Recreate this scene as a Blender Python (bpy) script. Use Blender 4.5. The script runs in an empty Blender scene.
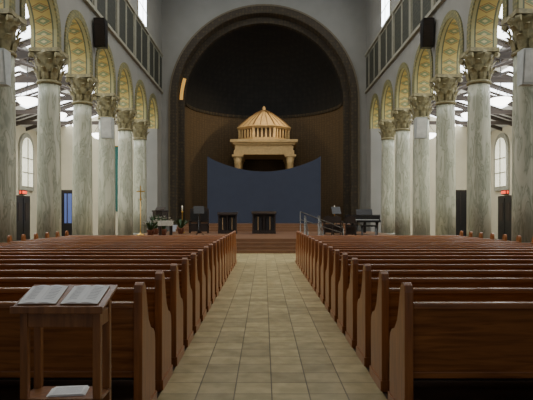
import bpy, math, random
from mathutils import Vector
random.seed(4)
pi=math.pi
def lin(c):
    c=c/255.0
    return c/12.92 if c<=0.04045 else ((c+0.055)/1.055)**2.4
def rgb(r,g,b): return (lin(r),lin(g),lin(b),1)
# ---------------------------------------------------------------- materials
def newmat(name):
    m=bpy.data.materials.new(name); m.use_nodes=True
    nt=m.node_tree; b=nt.nodes['Principled BSDF']
    return m,nt,b
def plain(name,col,rough=0.6,metal=0,noise=0.12,scale=6.0,bump=0.0):
    m,nt,b=newmat(name)
    tc=nt.nodes.new('ShaderNodeTexCoord'); n=nt.nodes.new('ShaderNodeTexNoise')
    n.inputs['Scale'].default_value=scale; n.inputs['Detail'].default_value=5
    nt.links.new(tc.outputs['Object'],n.inputs['Vector'])
    r=nt.nodes.new('ShaderNodeValToRGB')
    r.color_ramp.elements[0].position=.3; r.color_ramp.elements[1].position=.7
    r.color_ramp.elements[0].color=[c*(1-noise) for c in col[:3]]+[1]
    r.color_ramp.elements[1].color=[min(1,c*(1+noise)) for c in col[:3]]+[1]
    nt.links.new(n.outputs['Fac'],r.inputs['Fac']); nt.links.new(r.outputs['Color'],b.inputs['Base Color'])
    b.inputs['Roughness'].default_value=rough; b.inputs['Metallic'].default_value=metal
    if bump:
        bp=nt.nodes.new('ShaderNodeBump'); bp.inputs['Strength'].default_value=bump
        nt.links.new(n.outputs['Fac'],bp.inputs['Height']); nt.links.new(bp.outputs['Normal'],b.inputs['Normal'])
    return m
def emis(name,col,s):
    m,nt,b=newmat(name)
    b.inputs['Base Color'].default_value=col
    b.inputs['Emission Color'].default_value=col; b.inputs['Emission Strength'].default_value=s
    return m
def wood(name,c1,c2,rough=.35,sc=(0.7,9,9)):
    m,nt,b=newmat(name)
    tc=nt.nodes.new('ShaderNodeTexCoord'); mp=nt.nodes.new('ShaderNodeMapping'); mp.inputs['Scale'].default_value=sc
    n=nt.nodes.new('ShaderNodeTexNoise'); n.inputs['Scale'].default_value=3; n.inputs['Detail'].default_value=7; n.inputs['Distortion'].default_value=.6
    r=nt.nodes.new('ShaderNodeValToRGB'); r.color_ramp.elements[0].position=.3; r.color_ramp.elements[1].position=.72
    r.color_ramp.elements[0].color=c1; r.color_ramp.elements[1].color=c2
    L=nt.links.new
    L(tc.outputs['Object'],mp.inputs['Vector']);L(mp.outputs['Vector'],n.inputs['Vector']);L(n.outputs['Fac'],r.inputs['Fac']);L(r.outputs['Color'],b.inputs['Base Color'])
    b.inputs['Roughness'].default_value=rough
    return m
def marble():
    m,nt,b=newmat('marble_veined'); L=nt.links.new
    tc=nt.nodes.new('ShaderNodeTexCoord'); oi=nt.nodes.new('ShaderNodeObjectInfo')
    vm=nt.nodes.new('ShaderNodeVectorMath'); vm.operation='ADD'
    sc=nt.nodes.new('ShaderNodeVectorMath'); sc.operation='SCALE'; sc.inputs[3].default_value=1.0
    L(oi.outputs['Location'],sc.inputs[0]); L(tc.outputs['Object'],vm.inputs[0]); L(sc.outputs[0],vm.inputs[1])
    mp=nt.nodes.new('ShaderNodeMapping'); mp.inputs['Scale'].default_value=(2.8,2.8,.6); mp.inputs['Rotation'].default_value=(.25,.2,0)
    L(vm.outputs[0],mp.inputs['Vector'])
    n=nt.nodes.new('ShaderNodeTexNoise'); n.inputs['Scale'].default_value=1.6; n.inputs['Detail'].default_value=9; n.inputs['Distortion'].default_value=1.3
    L(mp.outputs['Vector'],n.inputs['Vector'])
    r=nt.nodes.new('ShaderNodeValToRGB'); e=r.color_ramp.elements
    e[0].position=.3; e[0].color=rgb(140,144,124); e[1].position=.75; e[1].color=rgb(194,193,172)
    a=e.new(.45); a.color=rgb(172,173,152)
    a=e.new(.5); a.color=rgb(140,144,122)
    a=e.new(.55); a.color=rgb(180,180,158)
    L(n.outputs['Fac'],r.inputs['Fac']); L(r.outputs['Color'],b.inputs['Base Color']); b.inputs['Roughness'].default_value=.35
    return m
def tile():
    m,nt,b=newmat('floor_tile'); L=nt.links.new
    tc=nt.nodes.new('ShaderNodeTexCoord'); mp=nt.nodes.new('ShaderNodeMapping'); mp.inputs['Location'].default_value=(.896,0,0)
    L(tc.outputs['Object'],mp.inputs['Vector'])
    br=nt.nodes.new('ShaderNodeTexBrick'); br.offset=0; br.inputs['Scale'].default_value=1
    br.inputs['Brick Width'].default_value=.321; br.inputs['Row Height'].default_value=.321; br.inputs['Mortar Size'].default_value=.006
    br.inputs['Color1'].default_value=rgb(198,182,136); br.inputs['Color2'].default_value=rgb(166,152,112); br.inputs['Mortar'].default_value=rgb(112,100,72)
    L(mp.outputs['Vector'],br.inputs['Vector'])
    n=nt.nodes.new('ShaderNodeTexNoise'); n.inputs['Scale'].default_value=5; n.inputs['Detail'].default_value=6
    L(tc.outputs['Object'],n.inputs['Vector'])
    mx=nt.nodes.new('ShaderNodeMix'); mx.data_type='RGBA'; mx.blend_type='MULTIPLY'; mx.inputs[0].default_value=.65
    r=nt.nodes.new('ShaderNodeValToRGB'); r.color_ramp.elements[0].color=(.58,.58,.47,1); r.color_ramp.elements[1].color=(1,1,1,1)
    r.color_ramp.elements[0].position=.35;r.color_ramp.elements[1].position=.65
    L(n.outputs['Fac'],r.inputs['Fac']); L(br.outputs['Color'],mx.inputs[6]); L(r.outputs['Color'],mx.inputs[7]); L(mx.outputs[2],b.inputs['Base Color'])
    b.inputs['Roughness'].default_value=.36
    bp=nt.nodes.new('ShaderNodeBump'); bp.inputs['Strength'].default_value=.15; bp.invert=True
    L(br.outputs['Fac'],bp.inputs['Height']); L(bp.outputs['Normal'],b.inputs['Normal'])
    return m
def soffit():
    m,nt,b=newmat('mosaic_soffit'); L=nt.links.new
    uv=nt.nodes.new('ShaderNodeUVMap'); s=nt.nodes.new('ShaderNodeSeparateXYZ'); L(uv.outputs[0],s.inputs[0])
    def M(op,a,bb=None):
        k=nt.nodes.new('ShaderNodeMath'); k.operation=op
        for i,x in enumerate((a,bb)):
            if x is None: continue
            if isinstance(x,(int,float)): k.inputs[i].default_value=x
            else: L(x,k.inputs[i])
        return k.outputs[0]
    u=M('ABSOLUTE',M('SUBTRACT',s.outputs[0],.5))
    v=M('ABSOLUTE',M('SUBTRACT',M('FRACT',M('MULTIPLY',s.outputs[1],2.4)),.5))
    border=M('GREATER_THAN',u,.38)
    line=M('MULTIPLY',M('GREATER_THAN',u,.32),M('LESS_THAN',u,.38))
    dd=M('ADD',u,v)
    diam=M('LESS_THAN',dd,.30); ring=M('MULTIPLY',M('GREATER_THAN',dd,.34),M('LESS_THAN',dd,.42)); core=M('LESS_THAN',dd,.12)
    def mix(f,c1,c2):
        x=nt.nodes.new('ShaderNodeMix'); x.data_type='RGBA'; L(f,x.inputs[0])
        if isinstance(c1,tuple): x.inputs[6].default_value=c1
        else: L(c1,x.inputs[6])
        x.inputs[7].default_value=c2; return x.outputs[2]
    c=mix(diam,rgb(178,158,86),rgb(112,124,82)); c=mix(core,c,rgb(188,174,118)); c=mix(ring,c,rgb(130,104,56))
    c=mix(border,c,rgb(156,150,102)); c=mix(line,c,rgb(86,90,62))
    L(c,b.inputs['Base Color']); b.inputs['Roughness'].default_value=.5
    return m
def pattern_wall(name,c1,c2,scale,p1=.6):
    m,nt,b=newmat(name); L=nt.links.new
    tc=nt.nodes.new('ShaderNodeTexCoord'); v=nt.nodes.new('ShaderNodeTexVoronoi'); v.inputs['Scale'].default_value=scale; v.inputs['Randomness'].default_value=.35
    L(tc.outputs['Object'],v.inputs['Vector']); r=nt.nodes.new('ShaderNodeValToRGB'); r.color_ramp.elements[0].color=c1; r.color_ramp.elements[1].color=c2
    r.color_ramp.elements[0].position=.1; r.color_ramp.elements[1].position=p1
    L(v.outputs['Distance'],r.inputs['Fac']); L(r.outputs['Color'],b.inputs['Base Color']); b.inputs['Roughness'].default_value=.8
    return m
M_wall=plain('grey_plaster',rgb(132,131,124),.85,scale=1.2,noise=.05)
M_cream=plain('cream_plaster',rgb(192,184,158),.85,scale=1.2,noise=.06)
M_lighttrim=plain('limestone_trim',rgb(144,142,126),.7)
M_greytrim=plain('frieze_frame_stone',rgb(132,130,114),.7)
M_sof=soffit()
M_band=pattern_wall('gold_archivolt',rgb(156,142,86),rgb(98,98,66),9)
M_panel=pattern_wall('frieze_panel',rgb(68,70,54),rgb(42,44,36),6)
M_marble=marble()
M_cap=plain('capital_stone_gilt',rgb(134,126,90),.6,scale=9,noise=.3,bump=.3)
M_base=plain('base_stone',rgb(130,130,118),.6)
M_pew=wood('pew_oak',rgb(116,70,36),rgb(166,106,56),.27)
M_pewend=wood('pew_end_oak',rgb(124,74,38),rgb(172,110,60),.3,(9,9,.8))
M_stepwood=wood('chancel_wood',rgb(100,70,48),rgb(130,94,66),.4)
M_tile=tile()
M_sub=plain('nave_floor_brown',rgb(74,56,40),.6,scale=3)
M_dark=plain('black_lacquer',rgb(20,19,19),.35)
M_darkwood=wood('dark_walnut',rgb(28,22,18),rgb(50,38,30),.4)
M_beam=wood('roof_beam',rgb(44,36,30),rgb(68,56,44),.6)
M_ceilw=plain('aisle_ceiling_white',rgb(200,200,192),.8)
M_ceil=plain('ceiling_plank',rgb(120,100,76),.8)
M_archtrim=pattern_wall('arch_mosaic_band',rgb(88,74,48),rgb(52,44,31),5)
M_archedge=plain('arch_edge_stone',rgb(98,88,66),.6)
M_apse=pattern_wall('apse_mosaic_brown',rgb(108,88,58),rgb(88,71,47),6)
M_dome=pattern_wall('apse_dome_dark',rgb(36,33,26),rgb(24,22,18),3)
M_gold=plain('baldachin_gold',rgb(196,164,110),.65,scale=6,noise=.12)
M_golddk=plain('baldachin_bronze',rgb(126,98,60),.6)
M_screen=plain('blue_screen_cloth',rgb(52,58,74),.9,scale=2,noise=.05)
M_win=emis('window_glass_daylight',(.85,.92,1,1),10)
M_winw=emis('aisle_window_glass',(.95,.92,.72,1),.8)
M_sky=emis('skylight_glass',(.92,.96,1,1),5.5)
M_amber=emis('amber_glass',(1,.55,.12,1),.35)
M_blueglass=emis('door_blue_glass',(.1,.15,.4,1),.18)
M_lamp=emis('lamp_bowl_glass',(1,.98,.92,1),7)
M_exit=emis('exit_sign_red',(1,.08,.03,1),1.2)
M_spk=plain('speaker_grey',rgb(174,178,174),.5)
M_metal=plain('rail_metal',rgb(110,108,102),.35,metal=.8)
M_brass=plain('brass',rgb(190,150,70),.3,metal=.8)
M_paper=plain('paper',rgb(244,244,242),.8,noise=.02)
M_ink=plain('ink',rgb(165,165,168),.9)
M_leaf=plain('leaf_green',rgb(46,72,36),.6)
M_flower=plain('flower_white',rgb(176,172,160),.7)
M_pot=plain('terracotta',rgb(110,66,46),.7)
M_teal=plain('teal_banner_cloth',rgb(38,88,80),.9)
M_stand=wood('stand_oak',rgb(116,72,38),rgb(160,106,60),.35,(9,9,.8))
M_candle=plain('candle_wax',rgb(210,200,176),.5)
# ---------------------------------------------------------------- mesh builder
class MB:
    def __init__(s): s.v=[];s.f=[];s.m=[];s.sm=[];s.uv={}
    def face(s,pts,mat=0,smooth=False,uv=None):
        i=len(s.v); s.v+=[tuple(p) for p in pts]; s.f.append(tuple(range(i,i+len(pts)))); s.m.append(mat); s.sm.append(smooth)
        if uv: s.uv[len(s.f)-1]=uv
    def mesh(s,vs,fs,mat=0,smooth=False):
        i=len(s.v); s.v+=[tuple(p) for p in vs]
        for f in fs: s.f.append(tuple(i+k for k in f)); s.m.append(mat); s.sm.append(smooth)
    def box(s,x0,x1,y0,y1,z0,z1,mat=0):
        x0,x1=sorted((x0,x1));y0,y1=sorted((y0,y1));z0,z1=sorted((z0,z1))
        vs=[(x,y,z) for z in (z0,z1) for y in (y0,y1) for x in (x0,x1)]
        s.mesh(vs,[(0,2,3,1),(4,5,7,6),(0,1,5,4),(2,6,7,3),(0,4,6,2),(1,3,7,5)],mat)
    def prism(s,prof,a,b,axis,mat=0,smooth=False):
        n=len(prof)
        def P(p,t):
            if axis=='x': return (t,p[0],p[1])
            if axis=='y': return (p[0],t,p[1])
            return (p[0],p[1],t)
        vs=[P(p,a) for p in prof]+[P(p,b) for p in prof]
        s.mesh(vs,[tuple(range(n)),tuple(range(2*n-1,n-1,-1))],mat)
        i=len(s.v)-2*n
        for k in range(n):
            j=(k+1)%n; s.f.append((i+k,i+n+k,i+n+j,i+j)); s.m.append(mat); s.sm.append(smooth)
    def lathe(s,prof,cx=0,cy=0,seg=24,mat=0,smooth=True,rot=0):
        vs=[];n=len(prof)
        for r,z in prof:
            for k in range(seg):
                a=2*pi*k/seg+rot; vs.append((cx+r*math.cos(a),cy+r*math.sin(a),z))
        fs=[]
        for i in range(n-1):
            for k in range(seg):
                j=(k+1)%seg; fs.append((i*seg+k,i*seg+j,(i+1)*seg+j,(i+1)*seg+k))
        s.mesh(vs,fs,mat,smooth)
        i=len(s.v)-n*seg
        if prof[0][0]>1e-4: s.f.append(tuple(i+k for k in range(seg-1,-1,-1)));s.m.append(mat);s.sm.append(False)
        if prof[-1][0]>1e-4: s.f.append(tuple(i+(n-1)*seg+k for k in range(seg)));s.m.append(mat);s.sm.append(False)
    def tube(s,p0,p1,r,mat=0,seg=10,r2=None):
        p0=Vector(p0);p1=Vector(p1);d=(p1-p0).normalized();r2=r if r2 is None else r2
        u=d.orthogonal().normalized();w=d.cross(u);vs=[]
        for p,rr in ((p0,r),(p1,r2)):
            for k in range(seg):
                a=2*pi*k/seg; vs.append(p+u*rr*math.cos(a)+w*rr*math.sin(a))
        s.mesh(vs,[(k,(k+1)%seg,seg+(k+1)%seg,seg+k) for k in range(seg)],mat,True)
        i=len(s.v)-2*seg
        s.f.append(tuple(i+k for k in range(seg)));s.m.append(mat);s.sm.append(False)
        s.f.append(tuple(i+seg+k for k in range(seg)));s.m.append(mat);s.sm.append(False)
    def data(s,name,mats):
        me=bpy.data.meshes.new(name); me.from_pydata(s.v,[],s.f)
        for m in mats: me.materials.append(m)
        me.polygons.foreach_set('material_index',s.m); me.polygons.foreach_set('use_smooth',s.sm)
        if s.uv:
            ul=me.uv_layers.new(name='UVMap')
            for fi,uv in s.uv.items():
                p=me.polygons[fi]
                for k,li in enumerate(p.loop_indices): ul.data[li].uv=uv[k]
        me.update(); return me
    def obj(s,name,mats,loc=(0,0,0),bevel=0):
        return place(name,s.data(name,mats),loc,bevel=bevel)
def place(name,me,loc=(0,0,0),rz=0,sx=1,bevel=0):
    o=bpy.data.objects.new(name,me); bpy.context.collection.objects.link(o); o.location=loc; o.rotation_euler=(0,0,rz); o.scale=(sx,1,1)
    if bevel:
        b=o.modifiers.new('bevel','BEVEL'); b.width=bevel; b.segments=2; b.limit_method='ANGLE'
    return o
# ---------------------------------------------------------------- layout constants
P=3.44; YS=[15.33+P*k for k in range(-2,6)]; YPIER=15.33+P*6; YW=37.0
XC=7.2; XI=6.77; XO=7.63; ZCAP=7.03; ZSP=7.43; R=(P-.9)/2
# floor
b=MB(); b.box(-15.3,15.3,-2,38.2,-.2,0); b.obj('floor',[M_sub])
b=MB(); b.box(-.896,1.03,-2,22.4,0,.012); b.box(-6.3,-.896,18.75,22.4,0,.012); b.box(1.03,6.3,18.75,22.4,0,.012); b.obj('floor_tile_aisle',[M_tile])
# ---------------------------------------------------------------- column
def column_mesh():
    b=MB()
    b.box(-.5,.5,-.5,.5,0,.22,2)
    b.lathe([(.48,.22),(.5,.27),(.49,.33),(.43,.36),(.42,.4),(.45,.43),(.45,.47),(.41,.5)],seg=32,mat=2)
    b.lathe([(.39,.5),(.385,2.0),(.375,4),(.355,5.4),(.345,5.92)],seg=32,mat=0)
    b.lathe([(.37,5.9),(.4,5.94),(.4,5.98),(.36,6.02)],seg=32,mat=1)
    b.lathe([(.33,6.0),(.34,6.3),(.37,6.6),(.44,6.8),(.5,6.88)],seg=24,mat=1)
    def leaf(a,r0,z0,h,w):
        pr=[(0,0,.85),(.03,.3,1),(.06,.6,.95),(.13,.85,.75),(.2,.98,.5),(.235,.9,.3)]
        vs=[]
        for off,t,ww in pr:
            r=r0+off;z=z0+h*t
            for sx in (-1,0,1):
                rr=r+(0.035 if sx==0 else 0); tx=sx*w*ww
                vs.append((rr*math.cos(a)-tx*math.sin(a),rr*math.sin(a)+tx*math.cos(a),z))
        fs=[]
        for i in range(len(pr)-1):
            for k in range(2): fs.append((i*3+k,i*3+k+1,i*3+k+4,i*3+k+3))
        b.mesh(vs,fs,1,False)
    for k in range(8): leaf(2*pi*k/8,.35,6.02,.38,.12)
    for k in range(8): leaf(2*pi*(k+.5)/8,.36,6.28,.38,.12)
    for k in range(4):
        a=pi/4+k*pi/2; leaf(a,.42,6.5,.36,.07)
        cx,cy=.6*math.cos(a),.6*math.sin(a); t=Vector((-math.sin(a),math.cos(a),0))
        b.tube(Vector((cx,cy,6.8))-t*.07,Vector((cx,cy,6.8))+t*.07,.085,1,12)
        a=k*pi/2; b.tube((.44*math.cos(a),.44*math.sin(a),6.86),(.53*math.cos(a),.53*math.sin(a),6.9),.07,1,10)
    pts=[]
    for k in range(4):
        a=pi/4+k*pi/2; a2=a+pi/2
        c=Vector((.74*math.cos(a),.74*math.sin(a))); c2=Vector((.74*math.cos(a2),.74*math.sin(a2)))
        m=Vector((math.cos(a+pi/4),math.sin(a+pi/4)))
        for t in (0.06,.25,.5,.75,.94):
            p=c.lerp(c2,t)-m*(.06*math.sin(pi*t)); pts.append((p.x,p.y))
    b.prism(pts,6.9,7.03,'z',1)
    return b.data('marble_column',[M_marble,M_cap,M_base])
cm=column_mesh()
for s in (-1,1):
    for i,y in enumerate(YS): place('marble_column',cm,(s*XC,y,0),rz=0)
# ---------------------------------------------------------------- arcade walls
ZF0,ZF1=9.72,12.0
def arcade(s,name):
    b=MB(); xi,xo=s*XI,s*XO; ZT=9.8; n=20; xb=s*(XI-.05)
    ends=YS+[YPIER]
    for i,y in enumerate(ends):
        y0,y1=y-.45,y+.45
        if i==len(ends)-1: b.box(xi,xo,y0,YW,0,ZT,0); continue
        b.box(xi,xo,y0,y1,ZCAP,ZSP,0)
        for x in (xi,xo): b.face([(x,y0,ZSP),(x,y1,ZSP),(x,y1,ZT),(x,y0,ZT)],0)
        yc=y+P/2
        for yy in (y1+.003,y+P-.45-.003):
            b.face([(xi,yy,ZCAP),(xo,yy,ZCAP),(xo,yy,ZSP),(xi,yy,ZSP)],1,uv=[(0,-.4),(1,-.4),(1,0),(0,0)])
        pts=[(yc-R*math.cos(pi*k/n),ZSP+R*math.sin(pi*k/n)) for k in range(n+1)]
        for k in range(n):
            (a0,c0),(a1,c1)=pts[k],pts[k+1]
            for x in (xi,xo): b.face([(x,a0,c0),(x,a1,c1),(x,a1,ZT),(x,a0,ZT)],0)
            v0=R*pi*k/n; v1=R*pi*(k+1)/n
            b.face([(xi,a0,c0),(xo,a0,c0),(xo,a1,c1),(xi,a1,c1)],1,uv=[(0,v0),(1,v0),(1,v1),(0,v1)])
        ro=R+.26
        for k in range(n):
            t0,t1=pi*k/n,pi*(k+1)/n
            A=(yc-R*math.cos(t0),ZSP+R*math.sin(t0));B=(yc-R*math.cos(t1),ZSP+R*math.sin(t1))
            C=(yc-ro*math.cos(t1),ZSP+ro*math.sin(t1));D=(yc-ro*math.cos(t0),ZSP+ro*math.sin(t0))
            b.face([(xb,)+A,(xb,)+B,(xb,)+C,(xb,)+D],2)
            b.face([(xb,)+D,(xb,)+C,(xi,)+C,(xi,)+D],2); b.face([(xb,)+A,(xb,)+B,(xi,)+B,(xi,)+A],2)
        for sg in (-1,1):
            b.box(xb,xi,yc+sg*R,yc+sg*ro,ZCAP,ZSP,2)
    b.box(xi,xo,-2,ends[0]-.45,0,ZT,0)
    b.box(xi,xo,-2,YW,ZT,17,0)
    b.obj(name,[M_wall,M_sof,M_band])
    t=MB(); t.box(xi-s*.14,xi,-2,YW,ZF0-.14,ZF0,0); t.box(xi-s*.12,xi,-2,YW,ZF1,ZF1+.14,0)
    t.box(xi-s*.03,xi,-2,YW,ZF0,ZF1,2)
    for y in ends[:-1]:
        t.box(xi-s*.1,xi,y-.17,y+.17,ZF0,ZF1,2)
        t.box(xi-s*.05,xi,y+P/2-.08,y+P/2+.08,ZF0,ZF1,2)
        for a,c in ((y+.28,y+P/2-.18),(y+P/2+.18,y+P-.28)): t.box(xi-s*.045,xi,a,c,ZF0+.14,ZF1-.14,1)
    t.box(xi-s*.045,xi,YPIER+.25,YW-.15,ZF0+.14,ZF1-.14,1)
    t.obj('trim_frieze_'+('left' if s<0 else 'right'),[M_lighttrim,M_panel,M_greytrim])
arcade(-1,'wall_left'); arcade(1,'wall_right')
def arch_prof(c,w,z0,z1,n=12):
    r=w/2; return [(c-r,z0),(c+r,z0)]+[(c+r*math.cos(pi*k/n),z1-r+r*math.sin(pi*k/n)) for k in range(n+1)]
wn=0
for s in (-1,1):
    for y in (YS[0],YS[2],YS[4],YS[6]):
        wn+=1; c=y+P/2+.1
        b=MB(); xi=s*XI
        b.prism(arch_prof(c,2.1,12.16,16.2),xi-s*.06,xi+s*.01,'x',0)
        b.prism(arch_prof(c,1.85,12.25,16.05),xi-s*.08,xi-s*.0605,'x',1)
        b.box(xi-s*.1,xi-s*.06,c-.03,c+.03,12.25,16.0,0)
        for z in (13.0,13.8,14.6): b.box(xi-s*.1,xi-s*.06,c-.92,c+.92,z-.02,z+.02,0)
        b.obj('window_%d'%wn,[M_lighttrim,M_win])
# nave ceiling
b=MB(); b.box(-7.7,7.7,-2,38,17,17.2,0)
for k in range(11): b.box(-6.77,6.77,1.6+P*k,1.95+P*k,16.5,17,1)
b.obj('ceiling',[M_ceil,M_beam])
# ---------------------------------------------------------------- chancel wall
RA=6.2; ZA=9.16
b=MB(); n=40
for sg in (-1,1): b.box(sg*RA,sg*XO,YW,YW+1,0,ZA,0)
pts=[(-RA*math.cos(pi*k/n),ZA+RA*math.sin(pi*k/n)) for k in range(n+1)]
for k in range(n):
    (a0,c0),(a1,c1)=pts[k],pts[k+1]
    for y in (YW,YW+1): b.face([(a0,y,c0),(a1,y,c1),(a1,y,17),(a0,y,17)],0)
    b.face([(a0,YW,c0),(a0,YW+1,c0),(a1,YW+1,c1),(a1,YW,c1)],0)
for sg in (-1,1): b.box(sg*RA,sg*XO,YW,YW+1,ZA,17,0)
b.obj('wall_chancel',[M_wall])
def archring(b,r0,r1,y0,y1,z0,mat,n=40):
    for k in range(n):
        t0,t1=pi*k/n,pi*(k+1)/n
        q=lambda r,t:(-r*math.cos(t),ZA+r*math.sin(t))
        A,B,C,D=q(r0,t0),q(r0,t1),q(r1,t1),q(r1,t0)
        f=lambda p,y:(p[0],y,p[1])
        b.face([f(A,y0),f(B,y0),f(C,y0),f(D,y0)],mat); b.face([f(A,y1),f(B,y1),f(C,y1),f(D,y1)],mat)
        b.face([f(A,y0),f(A,y1),f(B,y1),f(B,y0)],mat); b.face([f(D,y0),f(D,y1),f(C,y1),f(C,y0)],mat)
    for sg in (-1,1): b.box(sg*r0,sg*r1,y0,y1,z0,ZA,mat)
b=MB(); archring(b,5.8,6.2,YW-.06,YW+.95,0.9,0); archring(b,6.2,6.3,YW-.1,YW,0.9,1); archring(b,5.75,5.8,YW-.03,YW+.3,.9,0)
b.obj('trim_chancel_arch',[M_archtrim,M_archedge])
# apse
RP=5.4; YA=38.3
b=MB(); archring(b,RP,5.82,YW+.95,YA+.1,1.0,2)
n=36
for k in range(n):
    t0,t1=pi*k/n,pi*(k+1)/n
    A=(-RP*math.cos(t0),YA+RP*math.sin(t0));B=(-RP*math.cos(t1),YA+RP*math.sin(t1))
    b.mesh([A+(.9,),B+(.9,),B+(ZA,),A+(ZA,)],[(0,1,2,3)],0,True)
    q=18
    for j in range(q):
        p0,p1=pi/2*j/q,pi/2*(j+1)/q
        S=lambda t,p:(-RP*math.cos(t)*math.cos(p),YA+RP*math.sin(t)*math.cos(p),ZA+RP*math.sin(p))
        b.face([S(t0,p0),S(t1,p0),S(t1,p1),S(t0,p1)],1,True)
    ri=RP-.1
    A2=(-ri*math.cos(t0),YA+ri*math.sin(t0));B2=(-ri*math.cos(t1),YA+ri*math.sin(t1))
    b.face([A2+(ZA-.1,),B2+(ZA-.1,),B2+(ZA+.1,),A2+(ZA+.1,)],2)
    b.face([A+(ZA-.1,),B+(ZA-.1,),B2+(ZA-.1,),A2+(ZA-.1,)],2)
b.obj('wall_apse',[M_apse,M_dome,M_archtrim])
b=MB()
for k in range(5):
    t0,t1=math.radians(2+3*k),math.radians(5+3*k)
    b.face([(-r*math.cos(t),YW+.93,ZA+r*math.sin(t)) for r,t in ((5.5,t0),(5.72,t0),(5.72,t1),(5.5,t1))],0)
b.obj('window_20',[M_amber])
# ---------------------------------------------------------------- platforms
b=MB()
for k in range(4): b.box(-6.5,6.5,22.4+.33*k,33.6,.14*k,.14*(k+1),0)
b.obj('chancel_platform',[M_stepwood])
b=MB()
for k in range(3): b.box(-5.3,5.3,33.6+.33*k,38.3,.56+.15*k,.56+.15*(k+1),0)
b.prism([(5.3*math.cos(pi*k/24),38.3+5.3*math.sin(pi*k/24)) for k in range(25)],.56,1.01,'z',0)
b.obj('sanctuary_platform',[M_stepwood])
# ---------------------------------------------------------------- side aisles
for s,nm in ((-1,'left'),(1,'right')):
    b=MB(); b.box(s*15,s*15.3,-2,38.2,0,7.2,0); b.obj('wall_aisle_'+nm,[M_cream])
    b=MB(); b.box(s*XO,s*15.3,38,38.2,0,9.8,0); b.obj('wall_aisle_end_'+nm,[M_cream])
    b=MB(); zn,zo=9.55,7.05
    b.prism([(s*XO,zn),(s*15.3,zo-.1),(s*15.3,zo+.15),(s*XO,zn+.25)],-2,38.2,'y',0)
    y=6.0; f=lambda x:zn+(zo-zn)*(abs(x)-XO)/(15-XO)-.03
    while y<38:
        b.prism([(s*XO,zn-.22),(s*15,zo-.2),(s*15,zo+.02),(s*XO,zn)],y,y+.14,'y',1)
        for xa,xb in ((s*8.0,s*10.1),(s*11.2,s*13.4)):
            b.face([(xa,y+.25,f(xa)),(xb,y+.25,f(xb)),(xb,y+1.55,f(xb)),(xa,y+1.55,f(xa))],2)
        y+=P/2
    for x in (10.4,):
        z=f(x); b.box(s*x,s*(x+.2),-2,38,z-.3,z-.0,1)
    for y in YS[1:]:
        b.box(s*XO,s*15,y-.08,y+.08,6.8,7.0,1)
        b.tube((s*XO,y,6.9),(s*11.2,y,f(11.2)-.2),.07,1,6); b.tube((s*15,y,6.9),(s*11.2,y,f(11.2)-.2),.06,1,6)
    b.obj('ceiling_aisle_'+nm,[M_ceilw,M_beam,M_sky])
    for c in (14.8,21.7,28.6,35.2):
        wn+=1; b=MB(); x=s*14.995
        b.prism(arch_prof(c,2.1,3.1,6.7),x-s*.12,x,'x',0); b.prism(arch_prof(c,1.55,3.35,6.4),x-s*.15,x-s*.121,'x',1)
        b.box(x-s*.18,x-s*.12,c-.04,c+.04,3.35,6.35,0)
        for z in (4.2,5.1): b.box(x-s*.18,x-s*.12,c-.77,c+.77,z-.03,z+.03,0)
        b.obj('window_%d'%(30+wn),[M_lighttrim,M_winw])
    b=MB(); x=s*14.99; c=34.6
    b.box(x-s*.08,x,c-1.1,c+1.1,0,2.75,0); b.box(x-s*.12,x-s*.08,c-.95,c-.03,0.05,2.6,1); b.box(x-s*.12,x-s*.08,c+.03,c+.95,.05,2.6,1)
    for q in (-.5,.5): b.box(x-s*.14,x-s*.12,c+q-.25,c+q+.25,1.2,2.3,0)
    b.obj('door_%d'%(1 if s<0 else 2),[M_darkwood,M_dark])
    b=MB(); c=s*13.3; y=37.99
    b.box(c-.55,c+.55,y-.08,y,0,3.25,0); b.box(c-.47,c+.47,y-.12,y-.08,.05,3.1,1); b.box(c-.2,c+.3,y-.13,y-.12,1.0,3.0,2 if s<0 else 1)
    b.box(c-.03,c+.03,y-.15,y-.13,.9,3.1,0)
    b.obj('door_%d'%(3 if s<0 else 4),[M_darkwood,M_dark,M_blueglass])
    b=MB(); b.box(s*14.8,s*14.98,34.25,34.95,2.82,3.08,0); b.box(s*14.78,s*14.8,34.3,34.9,2.86,3.04,1); b.box(s*14.85,s*14.95,34.24,34.25,2.86,3.04,1); b.obj('exit_sign',[M_dark,M_exit])
    for y in (20.5,23.9,27.4,30.8,34.3):
        b=MB(); b.lathe([(.05,6.2),(.25,6.25),(.4,6.38),(.44,6.5),(.42,6.52),(.2,6.42),(.03,6.4)],seg=20,mat=0)
        for k in range(3):
            a=2*pi*k/3; b.tube((.42*math.cos(a),.42*math.sin(a),6.5),(0,0,7.1),.012,1,6)
        b.tube((0,0,7.1),(0,0,8.62),.02,1,6); b.lathe([(.1,8.6),(.06,8.52),(.02,8.5)],seg=12,mat=1)
        b.obj('pendant_lamp',[M_lamp,M_dark],(s*10.1,y,0))
# banner
b=MB(); b.box(-10.2,-9.7,37.9,37.93,2.0,6.2,0); b.tube((-10.3,37.9,6.2),(-9.6,37.9,6.2),.03,1); 
b.face([(-10.2,37.9,2.0),(-9.95,37.9,1.75),(-9.7,37.9,2.0)],0); b.obj('hanging_banner',[M_teal,M_brass])
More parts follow.
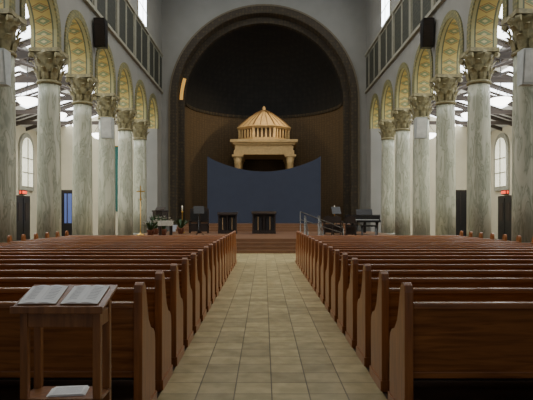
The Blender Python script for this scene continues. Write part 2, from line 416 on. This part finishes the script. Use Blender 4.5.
# speakers
for s in (-1,1):
    for yc in (14.75,24.95):
        b=MB(); b.prism([(-.2,5.85),(.2,5.85),(.2,4.95),(-.08,4.95)] ,-.25,.25,'x',0)
        b.prism([(-.215,5.8),(-.205,5.8),(-.09,5.0),(-.1,5.0)],-.21,.21,'x',1)
        b.box(-.06,.06,.2,.3,5.3,5.5,2); b.obj('white_column_speaker',[M_spk,M_ceilw,M_dark],(s*6.95,yc-.13,0))
    b=MB(); b.prism([(-.22,9.3),(.25,9.3),(.25,8.2),(-.05,8.2)],-.22,.22,'x',0); b.prism([(-.235,9.25),(-.225,9.25),(-.07,8.25),(-.08,8.25)],-.19,.19,'x',1)
    b.box(.0,s*.24,0,.1,8.6,8.8,0)
    b.obj('black_wall_speaker',[M_dark,M_darkwood],(s*6.48,22.2,0))
# ---------------------------------------------------------------- pews
def pew_mesh(x0,x1):
    b=MB()
    prof=[(0.0,0),(0.0,.98),(.015,1.03),(.05,1.05),(.1,1.045),(.14,1.0),(.18,.88),(.24,.74),(.33,.66),(.43,.63),(.48,.59),(.5,.52),(.5,0)]
    for a,c in ((x0,x0+.065),(x1-.065,x1)):
        b.prism(prof,a,c,'x',1)
        b.box(a-.012,c+.012,-.012,.515,0,.1,1)
    xa,xb=x0+.065,x1-.065
    b.prism([(.095,.36),(.125,.36),(.055,.87),(.025,.87)],xa,xb,'x',0)
    b.prism([(.0,.86),(.085,.86),(.085,.895),(.07,.905),(.01,.905),(0,.895)],xa,xb,'x',0)
    b.prism([(.075,.33),(.14,.33),(.135,.38),(.07,.38)],xa,xb,'x',0)
    b.prism([(.12,.42),(.49,.445),(.5,.46),(.49,.475),(.12,.45)],xa,xb,'x',0)
    b.box(xa,xb,.44,.465,.34,.44,0)
    for t in (.33,.66):
        x=xa+(xb-xa)*t; b.box(x-.03,x+.03,.1,.46,0,.42,1)
    b.box(xa+.1,xb-.1,.0,.1,.1,.15,2)
    return b.data('church_pew',[M_pew,M_pewend,M_darkwood])
pl=pew_mesh(-6.3,-.896); pr=pew_mesh(1.03,6.3)
for k in range(18):
    y=4.12+.8*k
    place('church_pew',pl,(0,y,0),bevel=.006); place('church_pew',pr,(0,y-.02,0),bevel=.006)
# ---------------------------------------------------------------- book stand
b=MB(); x0,x1,y0,y1=-1.43,-.925,3.2,3.5
zf,zb=1.02,1.115
for x in (x0+.02,x1-.065):
    b.box(x,x+.045,y0+.03,y0+.075,0,1.0,0); b.box(x,x+.045,y1-.075,y1-.03,0,1.075,0)
    b.box(x,x+.045,y0+.075,y1-.075,.12,.17,0); b.box(x+.005,x+.04,y0+.075,y1-.075,.9,.99,0)
b.prism([(y0-.02,zf-.02),(y1+.01,zb-.02),(y1+.01,zb),(y0-.02,zf)],x0-.01,x1+.01,'x',0)
b.prism([(y0-.035,zf-.03),(y0-.02,zf-.03),(y0-.02,zf+.012),(y0-.035,zf+.012)],x0-.01,x1+.01,'x',0)
b.box(x0+.065,x1-.065,y0+.035,y0+.06,.9,.985,0); b.box(x0+.065,x1-.065,y1-.06,y1-.035,.96,1.07,0)
b.box(x0+.02,x1-.02,y0+.03,y1-.03,.47,.49,0)
b.obj('book_stand',[M_stand],bevel=.004)
def open_book(name,cx,cy,cz,w,h,tilt,rz):
    b=MB(); n=8
    for sg in (-1,1):
        top=[];
        for i in range(n+1):
            t=i/n; x=sg*w/2*t; z=.004+.010*math.sin(pi*min(1,t*1.15+.05))*(1-.4*t); top.append((x,z))
        prof=top+[(sg*w/2,.002),(0,.002)]
        b.prism(prof,-h/2,h/2,'y',0,False)
        for r in range(9):
            yy=h/2-.03-r*(h-.05)/9.5
            for (a,c) in ((2,4),(4,6)):
                (xa,za),(xb,zb2)=top[a],top[c]
                b.face([(xa,yy,za+.0012),(xb,yy,zb2+.0012),(xb,yy-.004,zb2+.0012),(xa,yy-.004,za+.0012)],1)
    b.box(-w/2-.003,w/2+.003,-h/2-.003,h/2+.003,-.001,.002,2)
    o=b.obj(name,[M_paper,M_ink,M_golddk],(cx,cy,cz)); o.rotation_euler=(tilt,0,rz); return o
tl=math.atan2(zb-zf,y1-y0+.03)
zm=lambda y: zf+(zb-zf)*(y-y0+.02)/(y1-y0+.03)
open_book('open_book',-1.315,3.345,zm(3.345)+.004,.215,.25,tl,.05)
open_book('open_book',-1.065,3.345,zm(3.345)+.004,.215,.25,tl,.0)
b=MB(); 
for i in range(3): b.box(-.11+.01*i,.11-.006*i,-.08,.08+.004*i,.004*i,.004*i+.003,0)
for r in range(6): b.box(-.08,.08,-.05+.02*r,-.046+.02*r,.0111,.0116,1)
o=b.obj('bulletin_paper',[M_paper,M_ink],(-1.17,3.35,.491)); o.rotation_euler=(0,0,.15)
# ---------------------------------------------------------------- baldachin
cy=41.1
b=MB(); Z1=1.01
for sx in (-1,1):
    for sy in (-1,1):
        x,y=sx*1.85,cy+sy*1.5
        b.box(x-.35,x+.35,y-.35,y+.35,Z1,Z1+.35,1)
        b.lathe([(.3,Z1+.35),(.3,Z1+.45),(.25,Z1+.5),(.235,5.2),(.27,5.25),(.24,5.3),(.36,5.65)],x,y,20,0)
        b.box(x-.4,x+.4,y-.4,y+.4,5.65,5.8,0)
for (a,c,z0,z1,m) in ((2.12,1.8,5.8,6.1,0),(2.05,1.72,6.1,6.5,0),(2.2,1.85,6.5,6.65,0),(2.36,1.98,6.65,6.85,0)):
    b.box(-a,a,cy-c,cy+c,z0,z1,m)
def oct(prof,mat): b.lathe(prof,0,cy,8,mat,False,pi/8)
oct([(2.02,6.85),(2.02,7.02)],0); oct([(1.72,7.02),(1.72,7.72)],1)
oct([(2.0,7.68),(2.12,7.82),(2.05,7.88)],0)
for k in range(8):
    a=pi/8+k*pi/4; a2=a+pi/4
    p=Vector((1.9*math.cos(a),cy+1.9*math.sin(a),7.02)); q=Vector((1.9*math.cos(a2),cy+1.9*math.sin(a2),7.02))
    for j in range(5):
        c_=p.lerp(q,j/5); b.tube(c_,c_+Vector((0,0,.68)),.06 if j else .1,0,8)
RO=[(2.0,7.88),(1.62,8.22),(1.15,8.6),(.6,8.98),(.16,9.2)]
oct(RO,0)
for k in range(8):
    a=pi/8+k*pi/4; a2=a+pi/4
    for (ra,za),(rb,zb_) in zip(RO,RO[1:]):
        b.tube((ra*math.cos(a),cy+ra*math.sin(a),za),(rb*math.cos(a),cy+rb*math.sin(a),zb_),.05,1,6)
        for t in (.33,.66):
            f=lambda r,z:Vector((r*math.cos(a),cy+r*math.sin(a),z+.01)).lerp(Vector((r*math.cos(a2),cy+r*math.sin(a2),z+.01)),t)
            b.tube(f(ra,za),f(rb,zb_),.022,1,6)
b.lathe([(.14,9.15),(.18,9.22),(.1,9.3),(.14,9.38),(.08,9.46),(.001,9.56)],0,cy,12,0)
b.obj('baldachin',[M_gold,M_golddk])
b=MB(); b.box(-1.2,1.2,cy-.5,cy+.5,2.0,2.12,0); b.box(-1.05,1.05,cy-.4,cy+.4,1.01,2.0,0)
for k in range(4): b.box(-.95+.5*k,-.55+.5*k,cy-.43,cy-.4,1.2,1.85,1)
b.obj('high_altar',[M_marble,M_brass])
# blue screen
b=MB(); n=28; Ys=36.35
def spt(t,top): 
    x=-3.65+7.3*t; bow=.35*math.sin(pi*t)
    z=1.01 if not top else 5.35-.95*math.sin(pi*t)**.8
    return x,Ys+bow,z
for k in range(n):
    t0,t1=k/n,(k+1)/n
    A,B,C,D=spt(t0,0),spt(t1,0),spt(t1,1),spt(t0,1)
    bk=lambda p:(p[0],p[1]+.08,p[2])
    b.face([A,B,C,D],0,True); b.face([bk(D),bk(C),bk(B),bk(A)],0,True); b.face([D,C,bk(C),bk(D)],0)
for p,q in ((spt(0,0),spt(0,1)),(spt(1,0),spt(1,1))): b.box(p[0]-.03,p[0]+.03,p[1]-.01,p[1]+.1,p[2],q[2],0)
b.obj('blue_curved_screen',[M_screen])
# ---------------------------------------------------------------- chancel furniture
Z=.56
def chair(name,x,y,w=.55,h=1.4,z=Z,rz=0,mat=M_darkwood):
    b=MB(); d=.5
    for sx in (-1,1):
        b.box(sx*(w/2-.025)-.025,sx*(w/2-.025)+.025,d/2-.05,d/2,0,h,0); b.box(sx*(w/2-.025)-.025,sx*(w/2-.025)+.025,-d/2,-d/2+.05,0,.68,0)
        b.box(sx*(w/2-.025)-.03,sx*(w/2-.025)+.03,-d/2,d/2,.66,.7,0)
    b.box(-w/2,w/2,-d/2,d/2,.4,.46,0); b.box(-w/2+.04,w/2-.04,-d/2+.03,d/2-.06,.46,.52,1)
    b.prism([(-w/2,h-.02),(w/2,h-.02),(w/2,h+.03),(0,h+.12),(-w/2,h+.03)],d/2-.045,d/2-.005,'y',0)
    b.box(-w/2+.04,w/2-.04,d/2-.04,d/2-.01,.6,h,0); b.box(-w/2+.08,w/2-.08,d/2-.06,d/2-.04,.7,h-.12,1)
    b.box(-w/2+.03,w/2-.03,-d/2+.02,-d/2+.05,.08,.4,0)
    o=b.obj(name,[mat,M_dark],(x,y,z)); o.rotation_euler=(0,0,rz); return o
chair('clergy_chair',-3.85,30.8,.5,1.3); chair('clergy_chair',-3.3,30.8,.5,1.3)
def kneel(name,x,y,w,h):
    b=MB(); b.box(-w/2,w/2,-.3,.3,0,.1,0); 
    for sx in (-1,0,1): b.box(sx*(w/2-.05)-.04,sx*(w/2-.05)+.04,-.22,.22,.1,h-.12,0)
    b.prism([(-.32,h-.12),(.3,h-.02),(.3,h+.04),(-.32,h-.06)],-w/2-.04,w/2+.04,'x',0)
    b.box(-w/2+.03,w/2-.03,.1,.14,.1,h-.12,0)
    for k in range(2): 
        cx=(-.25+.5*k)*w; b.prism(arch_prof(cx,w*.34,.2,h-.22,8),-.23,-.2,'y',1)
        b.tube((cx,-.24,.2),(cx,-.24,h-.25),.02,2,6)
    b.box(-w/2,w/2,-.24,-.2,.1,.18,0); 
    b.obj(name,[M_darkwood,M_dark,M_golddk],(x,y,Z))
kneel('wooden_lectern',-1.95,30,1.0,1.1); kneel('wooden_ambo',.0,29.8,1.25,1.15)
def candle(x,y,h=1.3,z=Z):
    b=MB(); b.lathe([(.16,0),(.16,.03),(.05,.08),(.025,.15),(.025,h-.1),(.07,h-.03),(.07,h)],seg=14,mat=0); b.lathe([(.035,h),(.035,h+.3),(.005,h+.32)],seg=10,mat=1)
    b.obj('floor_candlestick',[M_brass,M_candle],(x,y,z))
candle(-4.55,31.2,1.2); candle(3.9,31,1.2)
b=MB(); b.lathe([(.2,0),(.2,.04),(.04,.1),(.02,.2),(.02,1.75)],seg=14,mat=0); b.box(-.022,.022,-.02,.02,1.7,2.4,0); b.box(-.2,.2,-.02,.02,2.1,2.15,0)
b.lathe([(.04,1.7),(.06,1.74),(.04,1.78)],seg=12,mat=0); b.obj('processional_cross',[M_brass],(-5.95,27,Z))
def plant(name,x,y,z,h,flower):
    b=MB(); b.lathe([(.13,0),(.19,.28),(.2,.3),(.17,.3),(.16,.27)],seg=16,mat=0)
    for k in range(46):
        a=random.uniform(0,2*pi); L=h*random.uniform(.6,1); sp=random.uniform(.15,.45)
        w=.03; c=Vector((math.cos(a),math.sin(a),0)); t=Vector((-c.y,c.x,0)); vs=[]
        for i in range(5):
            q=i/4; p=c*(.05+sp*q*1.1)+Vector((0,0,.27+L*(q-.35*q*q*q*sp*2))); ww=w*(1-.8*abs(q-.4)); vs+=[p-t*ww,p+t*ww]
        b.mesh(vs,[(2*i,2*i+1,2*i+3,2*i+2) for i in range(4)],1)
        if flower and k%4==0:
            p=vs[-1]
            for m in range(6):
                aa=m*pi/3; b.face([p,p+Vector((math.cos(aa)*.06,math.sin(aa)*.06,.05)),p+Vector((math.cos(aa+.5)*.08,math.sin(aa+.5)*.08,.07)),p+Vector((math.cos(aa+1)*.06,math.sin(aa+1)*.06,.05))],2)
    b.obj(name,[M_pot,M_leaf,M_flower],(x,y,z))
plant('potted_lily',-4.95,27.5,Z,.75,True); plant('potted_fern',-5.55,28.6,Z,.9,False); plant('potted_fern',-4.4,29.6,Z,.7,False); plant('potted_lily',-5.3,26.2,Z,.55,True)
b=MB(); b.box(-.3,.3,-.25,.25,.7,.72,0)
pts=[]
for k in range(64):
    a=k/64*4; s_=int(a); t=a-s_; cr=[(-.31,-.26),(.31,-.26),(.31,.26),(-.31,.26)]; p=cr[s_];q=cr[(s_+1)%4]; w=.012*math.sin(k*1.9)
    pts.append((p[0]+(q[0]-p[0])*t+(w if s_%2 else 0),p[1]+(q[1]-p[1])*t+(0 if s_%2 else w)))
b.prism(pts,.5,.73,'z',0)
for sx in(-1,1):
    for sy in(-1,1): b.box(sx*.25-.03,sx*.25+.03,sy*.2-.03,sy*.2+.03,0,.7,1)
b.obj('credence_table',[M_flower,M_darkwood],(-4.5,25.6,Z))
# grand piano (lid closed)
b=MB(); out=[(-.75,-.8),(.75,-.8),(.75,-.1),(.7,.25),(.5,.5),(.3,.75),(.15,1.05),(-.1,1.25),(-.45,1.25),(-.7,1.05),(-.75,.7)]
b.prism(out,.62,.97,'z',0); b.box(-.75,.75,-1.0,-.8,.62,.74,0); b.box(-.66,.66,-.98,-.82,.74,.76,1)
b.prism([(x*1.02,y*1.01) for x,y in out],.975,1.0,'z',0)
for k in range(25): b.box(-.64+.052*k,-.62+.052*k,-.92,-.82,.76,.775,0)
for (x,y) in ((-.62,-.7),(.62,-.7),(-.3,1.0)):
    b.lathe([(.05,0),(.05,.06),(.045,.1),(.07,.55),(.09,.62)],x,y,12,0)
b.prism([(-.66,1.0),(-.5,1.28),(-.48,1.27),(-.64,1.0)],-.4,.4,'x',0); b.box(-.06,.06,-.75,-.65,.1,.62,0)
b.obj('grand_piano',[M_dark,M_paper],(5.05,28.8,Z))
b=MB(); b.box(-.38,.38,-.17,.17,.42,.5,0)
for sx in(-1,1):
    for sy in(-1,1): b.tube((sx*.33,sy*.13,0),(sx*.33,sy*.13,.42),.022,0,8)
b.obj('piano_bench',[M_dark],(5.1,27.2,Z))
for (x,y,r) in ((3.6,27.6,2.8),(4.1,26.4,2.9),(3.3,28.6,2.9)): chair('choir_chair',x,y,.48,.85,Z,r,M_darkwood)
def mstand(x,y,rz):
    b=MB()
    for k in range(3):
        a=2*pi*k/3; b.tube((0,0,.25),(.25*math.cos(a),.25*math.sin(a),.01),.012,0,6)
    b.tube((0,0,.2),(0,0,1.15),.014,0,8); b.prism([(-.05,1.05),(.1,1.42),(.085,1.43),(-.065,1.06)],-.26,.26,'x',0); b.box(-.26,.26,-.12,-.05,1.045,1.06,0)
    o=b.obj('music_stand',[M_dark],(x,y,Z)); o.rotation_euler=(0,0,rz)
mstand(3.9,30.2,.3); mstand(-3.2,27.5,.2)
for x in (1.75,2.35):
    b=MB(); pts=[(0,22.2,.95),(0,22.6,1.0),(0,23.7,1.5),(0,24.3,1.5)]
    for dz in (0,-.3):
        for p,q in zip(pts,pts[1:]): b.tube((0,p[1],p[2]+dz),(0,q[1],q[2]+dz),.018,0,8)
    for y,z0,z1 in ((22.3,.0,.96),(23.75,Z,1.5),(24.25,Z,1.5)): b.tube((0,y,z0),(0,y,z1),.018,0,8)
    b.obj('step_handrail',[M_metal],(x,0,0.01))
b=MB(); 
for dz in (0,-.35): b.tube((1.6,24.7,1.7+dz),(3.5,24.7,.95+dz*.6),.02,0,8)
for x,zt in ((1.6,1.7),(2.5,1.34),(3.5,.95)): b.tube((x,24.7,Z),(x,24.7,zt),.02,0,8)
b.obj('ramp_handrail',[M_metal])
b=MB(); oc=lambda prof,mat: b.lathe(prof,0,0,8,mat,False,pi/8)
oc([(.35,0),(.35,.1),(.12,.2),(.12,.5),(.42,.62)],0); oc([(.42,.62),(.42,1.15),(.47,1.18),(.47,1.24)],0)
b.prism([(-.2,1.25),(.2,1.38),(.2,1.41),(-.2,1.28)],-.25,.25,'x',0)
b.obj('pulpit',[M_darkwood],(-5.7,30.8,Z))
# ---------------------------------------------------------------- lights
def area(name,loc,rot,sx,sy,e,col):
    l=bpy.data.lights.new(name,'AREA'); l.shape='RECTANGLE'; l.size=sx; l.size_y=sy; l.energy=e; l.color=col
    o=bpy.data.objects.new(name,l); bpy.context.collection.objects.link(o); o.location=loc; o.rotation_euler=rot; return o
def spot(name,loc,tgt,e,col,ang,blend=.8,r=.3):
    l=bpy.data.lights.new(name,'SPOT'); l.energy=e; l.color=col; l.spot_size=math.radians(ang); l.spot_blend=blend; l.shadow_soft_size=r
    o=bpy.data.objects.new(name,l); bpy.context.collection.objects.link(o); o.location=loc
    o.rotation_euler=(Vector(tgt)-Vector(loc)).to_track_quat('-Z','Y').to_euler(); return o
area('nave_fill',(0,20,16.3),(0,0,0),11,24,1250,(1,.98,.92))  # added overhead fill hung below the closed ceiling
for s in (-1,1):
    area('clerestory_light',(s*6.4,24,14),(0,s*math.radians(60),0),2.5,20,280,(.98,.99,1))
    area('aisle_light',(s*11.5,26,6.1),(0,0,0),5,20,600,(1,.98,.92))
    area('aisle_uplight',(s*11,26,6.0),(pi,0,0),4,22,550,(1,.99,.96))
spot('baldachin_spot',(0,37.8,13.5),(0,41,7.5),400,(1,.82,.56),50)
spot('apse_spot_left',(3.5,38.2,10.2),(-4.8,40.5,6.0),800,(1,.78,.5),70)
spot('apse_spot_right',(-3.5,38.2,10.2),(4.8,40.5,6.0),330,(1,.78,.5),70)
w=bpy.data.worlds.new('world'); bpy.context.scene.world=w; w.use_nodes=True
w.node_tree.nodes['Background'].inputs[0].default_value=(.97,.98,1,1); w.node_tree.nodes['Background'].inputs[1].default_value=.24
# ---------------------------------------------------------------- camera
c=bpy.data.cameras.new('camera'); c.lens=560*36/533; c.sensor_width=36; c.shift_x=2.5/533; c.shift_y=15/533; c.clip_end=200
o=bpy.data.objects.new('camera',c); bpy.context.collection.objects.link(o); o.location=(0,0,1.55); o.rotation_euler=(pi/2,0,0)
bpy.context.scene.camera=o
